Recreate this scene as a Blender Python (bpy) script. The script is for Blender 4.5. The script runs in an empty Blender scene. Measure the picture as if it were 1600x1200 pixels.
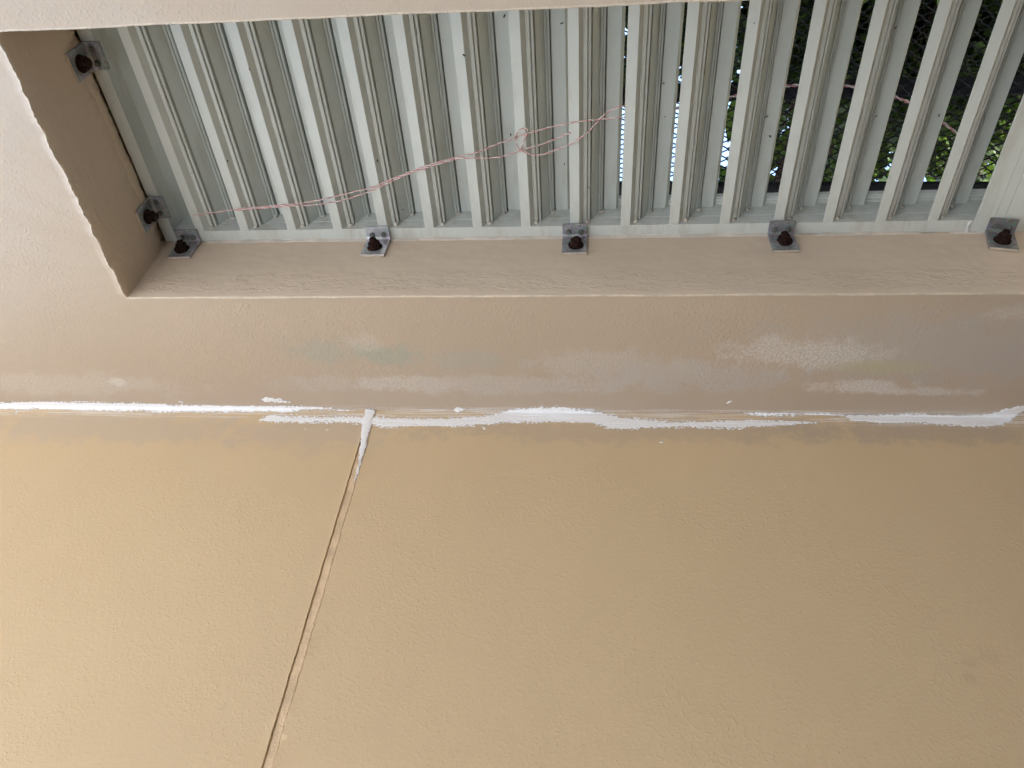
import bpy, bmesh, math, random
import numpy as np
from mathutils import Vector, Matrix

# ------------------------------------------------------------------ camera, sky, sun, exposure
scene = bpy.context.scene
COL = scene.collection
FPX = 1199.583
RW = np.array([[-0.99510218, 0.07664295, 0.06242998],
               [-0.00605892, -0.67765475, 0.73535524],
               [0.09866576, 0.73137535, 0.6748001]])
CAM = np.array([0.0, -0.9678, 1.74])
cam_d = bpy.data.cameras.new('camera')
cam_d.sensor_width = 36.0
cam_d.lens = FPX / 1600 * 36.0
cam_d.clip_start = 0.02
cam_d.clip_end = 500
cam = bpy.data.objects.new('camera', cam_d)
COL.objects.link(cam)
M4 = Matrix.Identity(4)
for i_ in range(3):
    M4[i_][0] = RW[0][i_]; M4[i_][1] = -RW[1][i_]; M4[i_][2] = -RW[2][i_]; M4[i_][3] = CAM[i_]
cam.matrix_world = M4
scene.camera = cam

SUN_EL, SUN_AZ = math.radians(67), math.radians(106)     # azimuth measured from +y towards +x
world = bpy.data.worlds.new('World')
scene.world = world
world.use_nodes = True
wn = world.node_tree
sky = wn.nodes.new('ShaderNodeTexSky')
sky.sky_type = 'NISHITA'
sky.sun_disc = False
sky.sun_elevation = SUN_EL
sky.sun_rotation = SUN_AZ
sky.air_density = 1.0
sky.dust_density = 1.0
bg = wn.nodes['Background']
bg.inputs[1].default_value = 0.13
wn.links.new(sky.outputs[0], bg.inputs[0])

sun_d = bpy.data.lights.new('sun', 'SUN')
sun_d.energy = 3.2
sun_d.angle = math.radians(0.5)
sun_d.color = (1.0, 0.95, 0.88)
sun = bpy.data.objects.new('sun', sun_d)
COL.objects.link(sun)
sdir = Vector((math.sin(SUN_AZ) * math.cos(SUN_EL), math.cos(SUN_AZ) * math.cos(SUN_EL), math.sin(SUN_EL)))
sun.rotation_euler = sdir.to_track_quat('Z', 'Y').to_euler()
sun.location = (3, -6, 8)

vs = scene.view_settings
vs.view_transform = 'Standard'
vs.look = 'None'
vs.gamma = 1.0
vs.exposure = 2.43
vs.use_curve_mapping = False
scene.cycles.use_denoising = True
scene.cycles.use_adaptive_sampling = True
scene.cycles.adaptive_threshold = 0.03
scene.cycles.adaptive_min_samples = 16
scene.cycles.max_bounces = 8
scene.cycles.diffuse_bounces = 4
scene.cycles.glossy_bounces = 2
scene.cycles.transmission_bounces = 2
scene.cycles.caustics_reflective = False
scene.cycles.caustics_refractive = False

rnd = random.Random(7)
rng = np.random.default_rng(11)

# ------------------------------------------------------------------ helpers
ZC = 2.70          # underside of the ceiling
ZH = 2.445         # head of the opening
ZS = 2.0295        # sill of the opening
YF = 0.166         # front plane of the louvre frame
XJ = 0.752         # jamb beside the frame
XR = -0.765        # far jamb


def ray(px, py):
    return RW.T @ np.array([(px - 800) / FPX, (py - 600) / FPX, 1.0])


def on_y(px, py, y):
    r = ray(px, py)
    return CAM + r * ((y - CAM[1]) / r[1])


def on_z(px, py, z):
    r = ray(px, py)
    return CAM + r * ((z - CAM[2]) / r[2])


def link(name, me, mat=None, parent=None):
    o = bpy.data.objects.new(name, me)
    COL.objects.link(o)
    if mat is not None:
        for m in (mat if isinstance(mat, (list, tuple)) else [mat]):
            if m.name not in [x.name for x in me.materials if x]:
                me.materials.append(m)
    if parent is not None:
        o.parent = parent
    return o


def mesh_pydata(name, v, f, smooth=False):
    me = bpy.data.meshes.new(name)
    me.from_pydata([tuple(map(float, p)) for p in v], [], f)
    me.update()
    if smooth:
        me.polygons.foreach_set('use_smooth', [True] * len(me.polygons))
    return me


def tag(o, label=None, cat=None, group=None, kind=None):
    if label: o['label'] = label
    if cat: o['category'] = cat
    if group: o['group'] = group
    if kind: o['kind'] = kind
    return o


def empty(name, loc, label, cat, group=None):
    o = bpy.data.objects.new(name, None)
    o.empty_display_size = 0.05
    COL.objects.link(o)
    o.location = loc
    tag(o, label, cat, group)
    return o


def bm_box(bm, lo, hi, bevel=0.0):
    r = bmesh.ops.create_cube(bm, size=1.0)
    vv = r['verts']
    for v in vv:
        v.co = Vector([(lo[i] + hi[i]) / 2 + v.co[i] * (hi[i] - lo[i]) for i in range(3)])
    if bevel > 0:
        ed = list({e for v in vv for e in v.link_edges})
        bmesh.ops.bevel(bm, geom=ed, offset=bevel, segments=2, affect='EDGES', profile=0.6)


def bm_mesh(name, bm, smooth=False):
    bmesh.ops.recalc_face_normals(bm, faces=bm.faces[:])
    me = bpy.data.meshes.new(name)
    bm.to_mesh(me)
    bm.free()
    if smooth:
        me.polygons.foreach_set('use_smooth', [True] * len(me.polygons))
    return me


def box_mesh(name, lo, hi, bevel=0.0):
    bm = bmesh.new()
    bm_box(bm, lo, hi, bevel)
    return bm_mesh(name, bm)


def smooth_noise(n, step, amp, seed, closed=False):
    """1-d value noise sampled at n points, lattice spacing `step` samples."""
    g = np.random.default_rng(seed)
    m = int(n / step) + 4
    lat = g.uniform(-1, 1, m)
    t = np.arange(n) / step
    i = t.astype(int)
    f = t - i
    f = f * f * (3 - 2 * f)
    return amp * (lat[i] * (1 - f) + lat[i + 1] * f)


def noise2(u, v, seed):
    """2-d value noise at unit lattice, -1..1"""
    g = np.random.default_rng(seed)
    lat = g.uniform(-1, 1, (512, 512))
    iu = np.floor(u).astype(int); iv = np.floor(v).astype(int)
    fu = u - iu; fv = v - iv
    fu = fu * fu * (3 - 2 * fu); fv = fv * fv * (3 - 2 * fv)
    a = lat[iu % 512, iv % 512]; b = lat[(iu + 1) % 512, iv % 512]
    c = lat[iu % 512, (iv + 1) % 512]; d = lat[(iu + 1) % 512, (iv + 1) % 512]
    return (a * (1 - fu) + b * fu) * (1 - fv) + (c * (1 - fu) + d * fu) * fv


def tube(v, f, pts, rad, sides=6):
    """append a tube along pts to the lists v, f"""
    pts = [Vector(p) for p in pts]
    base = len(v)
    n = len(pts)
    for i, p in enumerate(pts):
        t = (pts[min(i + 1, n - 1)] - pts[max(i - 1, 0)])
        if t.length < 1e-9: t = Vector((1, 0, 0))
        t.normalize()
        a = t.cross(Vector((0, 0, 1)))
        if a.length < 0.1: a = t.cross(Vector((0, 1, 0)))
        a.normalize()
        b = t.cross(a)
        r = rad[i] if hasattr(rad, '__len__') else rad
        for k in range(sides):
            th = 2 * math.pi * k / sides
            v.append(p + a * (r * math.cos(th)) + b * (r * math.sin(th)))
    for i in range(n - 1):
        for k in range(sides):
            k2 = (k + 1) % sides
            f.append((base + i * sides + k, base + i * sides + k2, base + (i + 1) * sides + k2, base + (i + 1) * sides + k))
    f.append(tuple(base + k for k in range(sides))[::-1])
    f.append(tuple(base + (n - 1) * sides + k for k in range(sides)))


def resample(pts, step):
    """Catmull-Rom through pts, resampled at about `step`"""
    P = [np.array(p, float) for p in pts]
    P = [2 * P[0] - P[1]] + P + [2 * P[-1] - P[-2]]
    out = []
    for i in range(1, len(P) - 2):
        p0, p1, p2, p3 = P[i - 1:i + 3]
        m = max(2, int(np.linalg.norm(p2 - p1) / step))
        for k in range(m):
            t = k / m
            out.append(0.5 * ((2 * p1) + (-p0 + p2) * t + (2 * p0 - 5 * p1 + 4 * p2 - p3) * t * t + (-p0 + 3 * p1 - 3 * p2 + p3) * t ** 3))
    out.append(P[-2])
    return out


# ------------------------------------------------------------------ materials
class NT:
    def __init__(self, name):
        self.m = bpy.data.materials.new(name)
        self.m.use_nodes = True
        self.t = self.m.node_tree
        self.b = self.t.nodes['Principled BSDF']
        self.out = self.t.nodes['Material Output']
        self.co = self.t.nodes.new('ShaderNodeTexCoord').outputs['Object']

    def n(self, typ, **kw):
        x = self.t.nodes.new(typ)
        for k, v in kw.items(): setattr(x, k, v)
        return x

    def set(self, sock, val):
        if hasattr(val, 'is_linked') or isinstance(val, bpy.types.NodeSocket):
            self.t.links.new(val, sock)
        else:
            sock.default_value = val

    def mapping(self, scale=(1, 1, 1), loc=(0, 0, 0)):
        m = self.n('ShaderNodeMapping')
        m.inputs['Scale'].default_value = scale
        m.inputs['Location'].default_value = loc
        self.t.links.new(self.co, m.inputs[0])
        return m.outputs[0]

    def noise(self, scale, detail=3, rough=0.55, vec=None, lac=2.0):
        x = self.n('ShaderNodeTexNoise')
        x.inputs['Scale'].default_value = scale
        x.inputs['Detail'].default_value = detail
        x.inputs['Roughness'].default_value = rough
        self.t.links.new(vec if vec is not None else self.co, x.inputs['Vector'])
        return x.outputs['Fac']

    def voronoi(self, scale, vec=None, feature='F1', out='Distance'):
        x = self.n('ShaderNodeTexVoronoi', feature=feature)
        x.inputs['Scale'].default_value = scale
        self.t.links.new(vec if vec is not None else self.co, x.inputs['Vector'])
        return x.outputs[out]

    def math(self, op, a, b=0.0, clamp=False):
        x = self.n('ShaderNodeMath', operation=op, use_clamp=clamp)
        self.set(x.inputs[0], a)
        self.set(x.inputs[1], b)
        return x.outputs[0]

    def ramp(self, val, lo, hi, a=0.0, b=1.0):
        x = self.n('ShaderNodeMapRange', interpolation_type='SMOOTHSTEP')
        self.set(x.inputs['Value'], val)
        x.inputs['From Min'].default_value = lo
        x.inputs['From Max'].default_value = hi
        x.inputs['To Min'].default_value = a
        x.inputs['To Max'].default_value = b
        return x.outputs[0]

    def mix(self, fac, a, b, mode='MIX'):
        x = self.n('ShaderNodeMix', data_type='RGBA', blend_type=mode)
        self.set(x.inputs['Factor'], fac)
        for s, v in ((x.inputs[6], a), (x.inputs[7], b)):
            if isinstance(v, (tuple, list)): s.default_value = (*v[:3], 1)
            else: self.t.links.new(v, s)
        return x.outputs[2]

    def color(self, c):
        if isinstance(c, (tuple, list)): self.b.inputs['Base Color'].default_value = (*c[:3], 1)
        else: self.t.links.new(c, self.b.inputs['Base Color'])

    def rough(self, r): self.set(self.b.inputs['Roughness'], r)

    def bump(self, h, dist, strength=1.0, prev=None):
        x = self.n('ShaderNodeBump')
        x.inputs['Strength'].default_value = strength
        x.inputs['Distance'].default_value = dist
        self.t.links.new(h, x.inputs['Height'])
        if prev is not None: self.t.links.new(prev, x.inputs['Normal'])
        self.t.links.new(x.outputs[0], self.b.inputs['Normal'])
        return x.outputs[0]

    def xyz(self):
        s = self.n('ShaderNodeSeparateXYZ')
        self.t.links.new(self.co, s.inputs[0])
        return s.outputs

    def ellipse(self, c, r, axes=('X', 'Z'), soft=0.6, warp=None):
        """1 inside the ellipse, falling smoothly to 0"""
        sc = [0.0, 0.0, 0.0]; lo = [0.0, 0.0, 0.0]
        for q in (0, 1):
            k = 'XYZ'.index(axes[q])
            sc[k] = 1 / r[q]; lo[k] = -c[q] / r[q]
        ln = self.n('ShaderNodeVectorMath', operation='LENGTH')
        self.t.links.new(self.mapping(sc, lo), ln.inputs[0])
        d = ln.outputs['Value']
        if warp is not None: d = self.math('ADD', d, warp)
        return self.ramp(d, 1 - soft, 1 + soft * 0.5, 1.0, 0.0)


def flat(name, col, rough=0.6, metal=0.0, bump=None):
    m = NT(name)
    v = m.noise(35, 3)
    m.color(m.mix(m.ramp(v, 0.3, 0.7), tuple(c * 0.86 for c in col), tuple(min(1, c * 1.1) for c in col)))
    m.rough(rough)
    m.b.inputs['Metallic'].default_value = metal
    if bump: m.bump(m.noise(bump[0], 3), bump[1])
    return m.m


WALL_C = (0.515, 0.42, 0.325)
CEIL_C = (0.655, 0.502, 0.31)


def paint(name, base, stains, axes, smooth_zones=(), specks=True, seam=None, streak=None):
    """masonry paint over stippled render, with stains of their own shape"""
    m = NT(name)
    m._sep = {k: o for k, o in zip('XYZ', m.xyz())}
    big = m.noise(2.3, 3, 0.6)
    mid = m.noise(11, 3, 0.6)
    c = m.mix(m.ramp(big, 0.3, 0.72), tuple(x * 0.975 for x in base), tuple(x * 1.02 for x in base))
    c = m.mix(m.ramp(mid, 0.42, 0.75, 0, 0.2), c, (base[0] * 1.03, base[1] * 0.98, base[2] * 0.96))
    grain = m.noise(300, 3, 0.7)
    warp = m.math('MULTIPLY', m.math('SUBTRACT', m.noise(20, 4, 0.75), 0.5), 3.0)
    for (ctr, rad, col, amt, gr) in stains:
        e = m.ellipse(ctr, rad, axes, 0.55, warp)
        k = m.ramp(grain, 0.40, 0.58, 1 - gr, 1.0)
        c = m.mix(m.math('MULTIPLY', m.math('MULTIPLY', e, k), amt), c, col)
    if seam:                         # thin wiped-off sealant left along the corner
        ax, at0, wd = seam
        dist = m.math('ABSOLUTE', m.math('SUBTRACT', m._sep[ax], at0))
        sv = [9, 9, 9]; sv['XYZ'.index(ax)] = 330
        st = m.noise(1.0, 3, 0.6, m.mapping(sv))
        f = m.math('MULTIPLY', m.ramp(dist, wd * 0.25, wd, 1.0, 0.0), m.ramp(m.math('ADD', st, m.math('MULTIPLY', m.math('SUBTRACT', grain, 0.5), 0.35)), 0.44, 0.64))
        c = m.mix(m.math('MULTIPLY', f, 0.75), c, (0.84, 0.83, 0.82))
    if specks:
        d = m.voronoi(9.0)
        sz = m.math('MULTIPLY', m.ramp(m.noise(31, 0), 0.5, 0.75), 0.020)
        c = m.mix(m.math('LESS_THAN', d, sz), c, (0.06, 0.04, 0.03))
    m.color(c)
    m.rough(m.ramp(mid, 0.3, 0.7, 0.48, 0.62))
    # stippled relief
    rot = m.mapping()
    rot.node.inputs['Rotation'].default_value = (0.62, 0.83, 0.51)
    a = m.noise(210, 2, 0.62, rot)
    h = m.ramp(a, 0.46, 0.80)
    calm = None
    for (ctr, rad) in smooth_zones:
        e = m.ellipse(ctr, rad, axes, 0.5, warp)
        calm = e if calm is None else m.math('MAXIMUM', calm, e)
    patch = m.ramp(m.noise(4.5, 2, 0.65), 0.34, 0.66, 0.30, 1.0)
    if calm is not None:
        patch = m.math('MULTIPLY', patch, m.math('SUBTRACT', 1.0, m.math('MULTIPLY', calm, 0.85)))
    h = m.math('MULTIPLY', h, patch)
    if streak:                       # faint trowel and brush ridges
        h = m.math('ADD', h, m.math('MULTIPLY', m.noise(1.0, 2, 0.6, m.mapping(streak)), 0.12))
    h = m.math('ADD', h, m.math('MULTIPLY', big, 2.0))      # broad unevenness of the render
    m.bump(h, 0.0009, 0.46)
    return m.m


def wp(px, py): p = on_y(px, py, 0.0); return (p[0], p[2])
def cp(px, py): p = on_z(px, py, ZC); return (p[0], p[1])


chalk = (0.575, 0.53, 0.48)
pale = (0.63, 0.58, 0.52)
wall_stains = [
    (wp(110, 600), (0.22, 0.03), pale, 0.6, 0.8),
    (wp(182, 597), (0.016, 0.012), (0.68, 0.63, 0.56), 0.9, 0.5),
    (wp(505, 548), (0.06, 0.035), (0.42, 0.42, 0.35), 0.75, 0.4),
    (wp(610, 556), (0.07, 0.026), (0.40, 0.415, 0.345), 0.85, 0.3),
    (wp(720, 562), (0.10, 0.022), (0.46, 0.44, 0.37), 0.7, 0.4),
    (wp(572, 535), (0.035, 0.02), pale, 0.45, 0.8),
    (wp(500, 600), (0.10, 0.02), chalk, 0.6, 0.8),
    (wp(640, 600), (0.09, 0.018), (0.66, 0.61, 0.56), 0.95, 0.9),
    (wp(800, 602), (0.22, 0.026), chalk, 0.9, 0.7),
    (wp(960, 572), (0.14, 0.036), chalk, 0.85, 0.8),
    (wp(1090, 590), (0.17, 0.034), (0.53, 0.49, 0.45), 0.9, 0.7),
    (wp(1500, 545), (0.30, 0.075), (0.49, 0.45, 0.41), 0.9, 0.4),  # grey stain, enlarged and greyed to carry cooler light in its colour
    (wp(1260, 552), (0.12, 0.036), (0.68, 0.64, 0.59), 0.95, 0.9),
    (wp(1385, 574), (0.08, 0.014), (0.50, 0.475, 0.29), 0.75, 0.4),
    (wp(1345, 604), (0.08, 0.015), (0.70, 0.66, 0.62), 0.95, 0.7),
    (wp(1440, 612), (0.09, 0.010), (0.66, 0.62, 0.58), 0.9, 0.7),
    (wp(1580, 490), (0.04, 0.014), (0.60, 0.54, 0.48), 0.8, 0.7),
]
M_WALL = paint('wall_paint', WALL_C, wall_stains, ('X', 'Z'),
               smooth_zones=[(wp(300, 618), (0.75, 0.022)), (wp(1100, 625), (0.9, 0.022))], streak=(6, 6, 240), seam=('Z', ZC, 0.014))
ceil_stains = [
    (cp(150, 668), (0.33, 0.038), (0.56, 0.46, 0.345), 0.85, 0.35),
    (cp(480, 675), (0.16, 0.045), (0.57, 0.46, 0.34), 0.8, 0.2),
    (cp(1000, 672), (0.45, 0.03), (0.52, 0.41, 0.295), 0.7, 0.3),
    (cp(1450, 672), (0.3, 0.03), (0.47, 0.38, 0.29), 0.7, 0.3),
    (cp(1545, 1025), (0.012, 0.01), (0.44, 0.35, 0.23), 0.2, 0.6),
    (cp(1515, 1035), (0.014, 0.009), (0.46, 0.37, 0.24), 0.3, 0.5),
    (cp(1515, 1060), (0.012, 0.01), (0.46, 0.37, 0.24), 0.3, 0.5),
]
M_CEIL = paint('ceiling_paint', CEIL_C, ceil_stains, ('X', 'Y'),
               smooth_zones=[(cp(300, 680), (0.9, 0.06)), (cp(1200, 690), (0.9, 0.09))], streak=(6, 260, 6), seam=('Y', 0.0, 0.034))


def soffit_material():
    m = NT('reveal_paint')
    m._sep = {k: o for k, o in zip('XYZ', m.xyz())}
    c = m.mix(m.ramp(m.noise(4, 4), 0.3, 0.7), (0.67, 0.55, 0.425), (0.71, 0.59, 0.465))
    d = m.voronoi(22)
    c = m.mix(m.math('LESS_THAN', d, m.math('MULTIPLY', m.ramp(m.noise(40, 0), 0.6, 0.8), 0.02)), c, (0.08, 0.05, 0.04))
    d2 = m.voronoi(14, m.mapping(loc=(3, 5, 1)))
    c = m.mix(m.math('LESS_THAN', d2, m.math('MULTIPLY', m.ramp(m.noise(33, 0), 0.55, 0.8), 0.022)), c, (0.75, 0.70, 0.62))
    m.color(c)
    m.rough(0.5)
    n1 = m.bump(m.noise(9, 3), 0.01, 0.5)
    sv = m.mapping((5, 120, 90))
    n2 = m.bump(m.noise(1.0, 3, 0.6, sv), 0.001, 0.12, n1)
    # flaking trowel ridges close to the arris
    near = m.math('MULTIPLY', m.ramp(m._sep['Y'], 0.002, 0.02), m.ramp(m._sep['Y'], 0.045, 0.075, 1, 0))
    fl = m.voronoi(34, m.mapping((1, 2.2, 1)), feature='DISTANCE_TO_EDGE')
    step = m.math('MULTIPLY', m.ramp(m.noise(26, 4, 0.7, m.mapping((1, 2.6, 1))), 0.48, 0.53), near)
    m.bump(m.math('ADD', step, m.math('MULTIPLY', m.math('MULTIPLY', m.noise(120, 2), near), 0.5)), 0.0014, 0.55, n2)
    return m.m


M_REVEAL = soffit_material()


def alu_material(name, col=(0.635, 0.669, 0.638)):
    m = NT(name)
    c = m.mix(m.ramp(m.noise(7, 4, 0.6), 0.3, 0.7), tuple(x * 0.95 for x in col), tuple(x * 1.03 for x in col))
    dirt = m.noise(3.0, 5, 0.7, m.mapping((9, 9, 1.5)))
    c = m.mix(m.ramp(dirt, 0.46, 0.74, 0, 0.5), c, (0.40, 0.37, 0.29))
    d = m.voronoi(30)
    c = m.mix(m.math('LESS_THAN', d, m.math('MULTIPLY', m.ramp(m.noise(47, 0), 0.6, 0.85), 0.05)), c, (0.05, 0.045, 0.035))
    m.color(c)
    m.rough(m.ramp(dirt, 0.3, 0.8, 0.42, 0.6))
    m.b.inputs['Specular IOR Level'].default_value = 0.55
    m.bump(m.noise(420, 2), 0.0002, 0.5)
    return m.m


M_ALU = alu_material('powder_coated_aluminium')


def galv_material(name='galvanised_steel', k=1.0, stain=0.58):
    m = NT(name)
    sp = m.voronoi(260, out='Color')
    g = m.noise(60, 4, 0.7)
    c = m.mix(m.ramp(g, 0.35, 0.7), (0.30 * k, 0.31 * k, 0.33 * k), (0.50 * k, 0.51 * k, 0.54 * k))
    c = m.mix(0.12, c, sp)
    c = m.mix(m.ramp(m.noise(130, 3), stain, stain + 0.14, 0, 0.8), c, (0.22, 0.19, 0.17))
    m.color(c)
    m.b.inputs['Metallic'].default_value = 0.55
    m.rough(m.ramp(g, 0.3, 0.7, 0.5, 0.38))
    m.bump(m.noise(300, 3), 0.0003, 0.6)
    return m.m


M_GALV = galv_material()
M_GALVB = galv_material('bright_galvanised_steel', 1.45, 0.66)
M_GALVD = galv_material('stained_galvanised_steel', 0.7, 0.50)


def rust_material():
    m = NT('rusted_steel')
    g = m.noise(320, 4, 0.7)
    m.color(m.mix(m.ramp(g, 0.35, 0.68), (0.008, 0.005, 0.005), (0.042, 0.017, 0.012)))
    m.rough(0.9)
    m.b.inputs['Specular IOR Level'].default_value = 0.15
    m.bump(g, 0.0012, 1.0)
    return m.m


M_RUST = rust_material()
M_SCREW = flat('weathered_screw_steel', (0.17, 0.18, 0.165), 0.45, 0.3, (600, 0.0004))
M_EDGEP = flat('paint_on_bracket_edge', (0.58, 0.50, 0.40), 0.6)


def sealant_material():
    m = NT('white_sealant')
    st = m.noise(1.0, 4, 0.65, m.mapping((14, 420, 420)))
    m.color(m.mix(m.ramp(st, 0.34, 0.56), (0.90, 0.90, 0.91), (0.95, 0.96, 0.97)))
    m.rough(0.42)
    m.bump(st, 0.0009, 0.7)
    at = m.n('ShaderNodeAttribute', attribute_name='cover')
    k = m.math('ADD', at.outputs['Fac'], m.math('MULTIPLY', m.math('SUBTRACT', st, 0.5), 0.9))
    m.set(m.b.inputs['Alpha'], m.ramp(k, -0.05, 0.42))
    return m.m


M_SEAL = sealant_material()
M_SEALT = flat('thick_white_sealant', (0.88, 0.88, 0.89), 0.45)
M_CAULK = flat('old_caulk', (0.62, 0.57, 0.50), 0.6, 0, (160, 0.001))
M_CAULKW = flat('white_caulk', (0.72, 0.74, 0.74), 0.5, 0, (260, 0.0008))
M_PINK = flat('pink_twine', (0.64, 0.27, 0.29), 0.6)
M_PALE = flat('pale_twine', (0.80, 0.73, 0.69), 0.6)
M_MORTAR = flat('crumbled_mortar', (0.40, 0.27, 0.17), 0.9, 0, (160, 0.003))
M_DARK = flat('near_black_brown', (0.03, 0.022, 0.017), 0.95, 0, (90, 0.004))
M_FENCE = flat('dark_fence_wire', (0.012, 0.013, 0.012), 0.9)
M_PIPE = flat('dark_fence_pipe', (0.014, 0.015, 0.018), 0.85)
M_GROUND = flat('concrete_paving', (0.325, 0.33, 0.335), 0.85)
M_FILL = flat('joint_filler_paint', (0.66, 0.495, 0.315), 0.5, 0, (300, 0.0012))
M_ARRIS_HI = flat('worn_arris_highlight', (0.66, 0.57, 0.46), 0.6, 0, (240, 0.0015))  # worn arris made paler, its edge highlight put into the colour
M_CREAM = flat('cream_masonry_paint', (0.66, 0.54, 0.28), 0.8)
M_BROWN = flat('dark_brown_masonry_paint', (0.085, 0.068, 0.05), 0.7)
M_PLAIN = flat('plain_masonry_paint', (0.50, 0.42, 0.34), 0.7)
M_BARK = flat('tree_bark', (0.07, 0.05, 0.035), 0.9, 0, (60, 0.01))


def leaf_material(name, dark, light):
    m = NT(name)
    g = m.n('ShaderNodeNewGeometry')
    r = g.outputs['Random Per Island']
    m.color(m.mix(m.ramp(r, 0.0, 1.0), dark, light))
    m.rough(0.5)
    tr = m.n('ShaderNodeBsdfTranslucent')
    tr.inputs[0].default_value = (light[0] * 1.6, light[1] * 1.7, light[2] * 0.8, 1)
    mx = m.n('ShaderNodeMixShader')
    mx.inputs[0].default_value = 0.3
    m.t.links.new(m.b.outputs[0], mx.inputs[1])
    m.t.links.new(tr.outputs[0], mx.inputs[2])
    m.t.links.new(mx.outputs[0], m.out.inputs[0])
    return m.m


M_LEAF = leaf_material('broad_leaf', (0.017, 0.030, 0.010), (0.07, 0.125, 0.025))
M_BLADE = leaf_material('grassy_leaf', (0.05, 0.10, 0.02), (0.10, 0.19, 0.04))

# ------------------------------------------------------------------ ground
gm = mesh_pydata('ground', [(-150, -150, 0), (150, -150, 0), (150, 150, 0), (-150, 150, 0)], [(0, 1, 2, 3)])
tag(link('ground', gm, M_GROUND), kind='structure')

# ------------------------------------------------------------------ wall with its opening
def build_wall():
    X0, X1, Z0, Z1, TH = 1.45, -1.9, -0.05, 2.712, 0.30
    nh, nr, ns, nl = 320, 24, 320, 260
    pts, nrm, outer, side = [], [], [], []
    for k in range(nh):                      # head, from the near jamb to the far one
        t = k / nh
        pts.append([XJ + (XR - XJ) * t, ZH]); nrm.append((0, 1)); outer.append([X0 + (X1 - X0) * t, Z1]); side.append(0)
    for k in range(nr):
        t = k / nr
        pts.append([XR, ZH + (ZS - ZH) * t]); nrm.append((-1, 0)); outer.append([X1, Z1 + (Z0 - Z1) * t]); side.append(1)
    for k in range(ns):
        t = k / ns
        pts.append([XR + (XJ - XR) * t, ZS]); nrm.append((0, -1)); outer.append([X1 + (X0 - X1) * t, Z0]); side.append(2)
    for k in range(nl):
        t = k / nl
        pts.append([XJ, ZS + (ZH - ZS) * t]); nrm.append((1, 0)); outer.append([X0, Z0 + (Z1 - Z0) * t]); side.append(3)
    N = len(pts)
    side = np.array(side)
    pts = np.array(pts); outer = np.array(outer); nrm = np.array(nrm, float)
    # mitre normals at the corners
    for k, mn in ((0, (1, 1)), (nh, (-1, 1)), (nh + nr, (-1, -1)), (nh + nr + ns, (1, -1))):
        nrm[k] = mn
    amp = np.choose(side, [0.0005, 0.001, 0.0006, 0.0016])
    fine = np.choose(side, [0.0002, 0.0003, 0.0004, 0.0009])
    ridge = np.choose(side, [0.0006, 0.0003, 0.0008, 0.0034])
    fade = np.ones(N)
    for c in (0, nh, nh + nr, nh + nr + ns):
        dist = np.minimum((np.arange(N) - c) % N, (c - np.arange(N)) % N)
        fade = np.minimum(fade, np.clip(dist / 6.0, 0, 1))
    low = smooth_noise(N, 23, 1, 3) + 0.45 * smooth_noise(N, 9, 1, 4)
    hi = smooth_noise(N, 3.4, 1, 5) * (0.4 + np.abs(smooth_noise(N, 20, 1, 9)))
    jit = (amp * low + fine * hi) * fade
    rid = ridge * (0.55 + 0.45 * smooth_noise(N, 9, 1, 6) + 0.5 * np.abs(smooth_noise(N, 2, 1, 8))) * (0.3 + 0.7 * fade)
    back = np.zeros(N)
    back[side == 3] = 0.011                   # render broken away beside the frame
    rag = smooth_noise(N, 5, 0.0030, 12) + smooth_noise(N, 2, 0.0022, 13)
    rings = []                               # (xz, y)
    rings.append((outer, np.zeros(N)))
    lip = np.choose(side, [0.0055, 0.004, 0.005, 0.0055])
    rings.append((pts + nrm * (jit + lip + 0.010)[:, None], np.zeros(N)))
    rings.append((pts + nrm * (jit + lip + 0.4 * hi * fine)[:, None], -rid * 0.25))
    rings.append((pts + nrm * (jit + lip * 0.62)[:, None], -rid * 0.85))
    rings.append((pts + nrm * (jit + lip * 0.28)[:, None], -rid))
    rings.append((pts + nrm * (jit + lip * 0.06)[:, None], 0.0005 - rid * 0.45))
    rings.append((pts + nrm * (jit * 0.9)[:, None], np.full(N, 0.0028)))
    # crumbly step a little inside, then an almost flat reveal
    dent = np.choose(side, [0.0001, 0.0, 0.0, 0.0012])
    rings.append((pts + nrm * (jit * 0.55 - dent * (0.6 + low * 0.5) * fade)[:, None], np.full(N, 0.012)))
    rings.append((pts + nrm * (jit * 0.35 - dent * (0.4 + low[::-1] * 0.6) * fade)[:, None], np.full(N, 0.024)))
    rings.append((pts + nrm * (jit * 0.15)[:, None], np.full(N, 0.05)))
    rings.append((pts, np.full(N, 0.115)))
    rings.append((pts + nrm * (back * 0.25 + rag * (side == 3) * 0.3 * fade)[:, None], np.full(N, 0.142)))
    rings.append((pts + nrm * (back * 0.5 + rag * (side == 3) * fade)[:, None], np.full(N, 0.158)))
    rings.append((pts + nrm * (back)[:, None], np.full(N, 0.163)))
    rings.append((pts + nrm * (back)[:, None], np.full(N, TH)))
    rings.append((outer, np.full(N, TH)))
    v, f, mi = [], [], []
    for xz, y in rings:
        for k in range(N): v.append((xz[k][0], y[k], xz[k][1]))
    R = len(rings)
    for r in range(R):
        r2 = (r + 1) % R
        for k in range(N):
            k2 = (k + 1) % N
            f.append((r * N + k, r * N + k2, r2 * N + k2, r2 * N + k))
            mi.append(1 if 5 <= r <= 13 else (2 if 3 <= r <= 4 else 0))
    me = mesh_pydata('wall', v, f, True)
    o = link('wall', me, [M_WALL, M_REVEAL, M_ARRIS_HI])
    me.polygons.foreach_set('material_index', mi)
    bm = bmesh.new(); bm.from_mesh(me)
    bmesh.ops.recalc_face_normals(bm, faces=bm.faces[:])
    bm.to_mesh(me); bm.free()
    me.set_sharp_from_angle(angle=math.radians(50))
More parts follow.
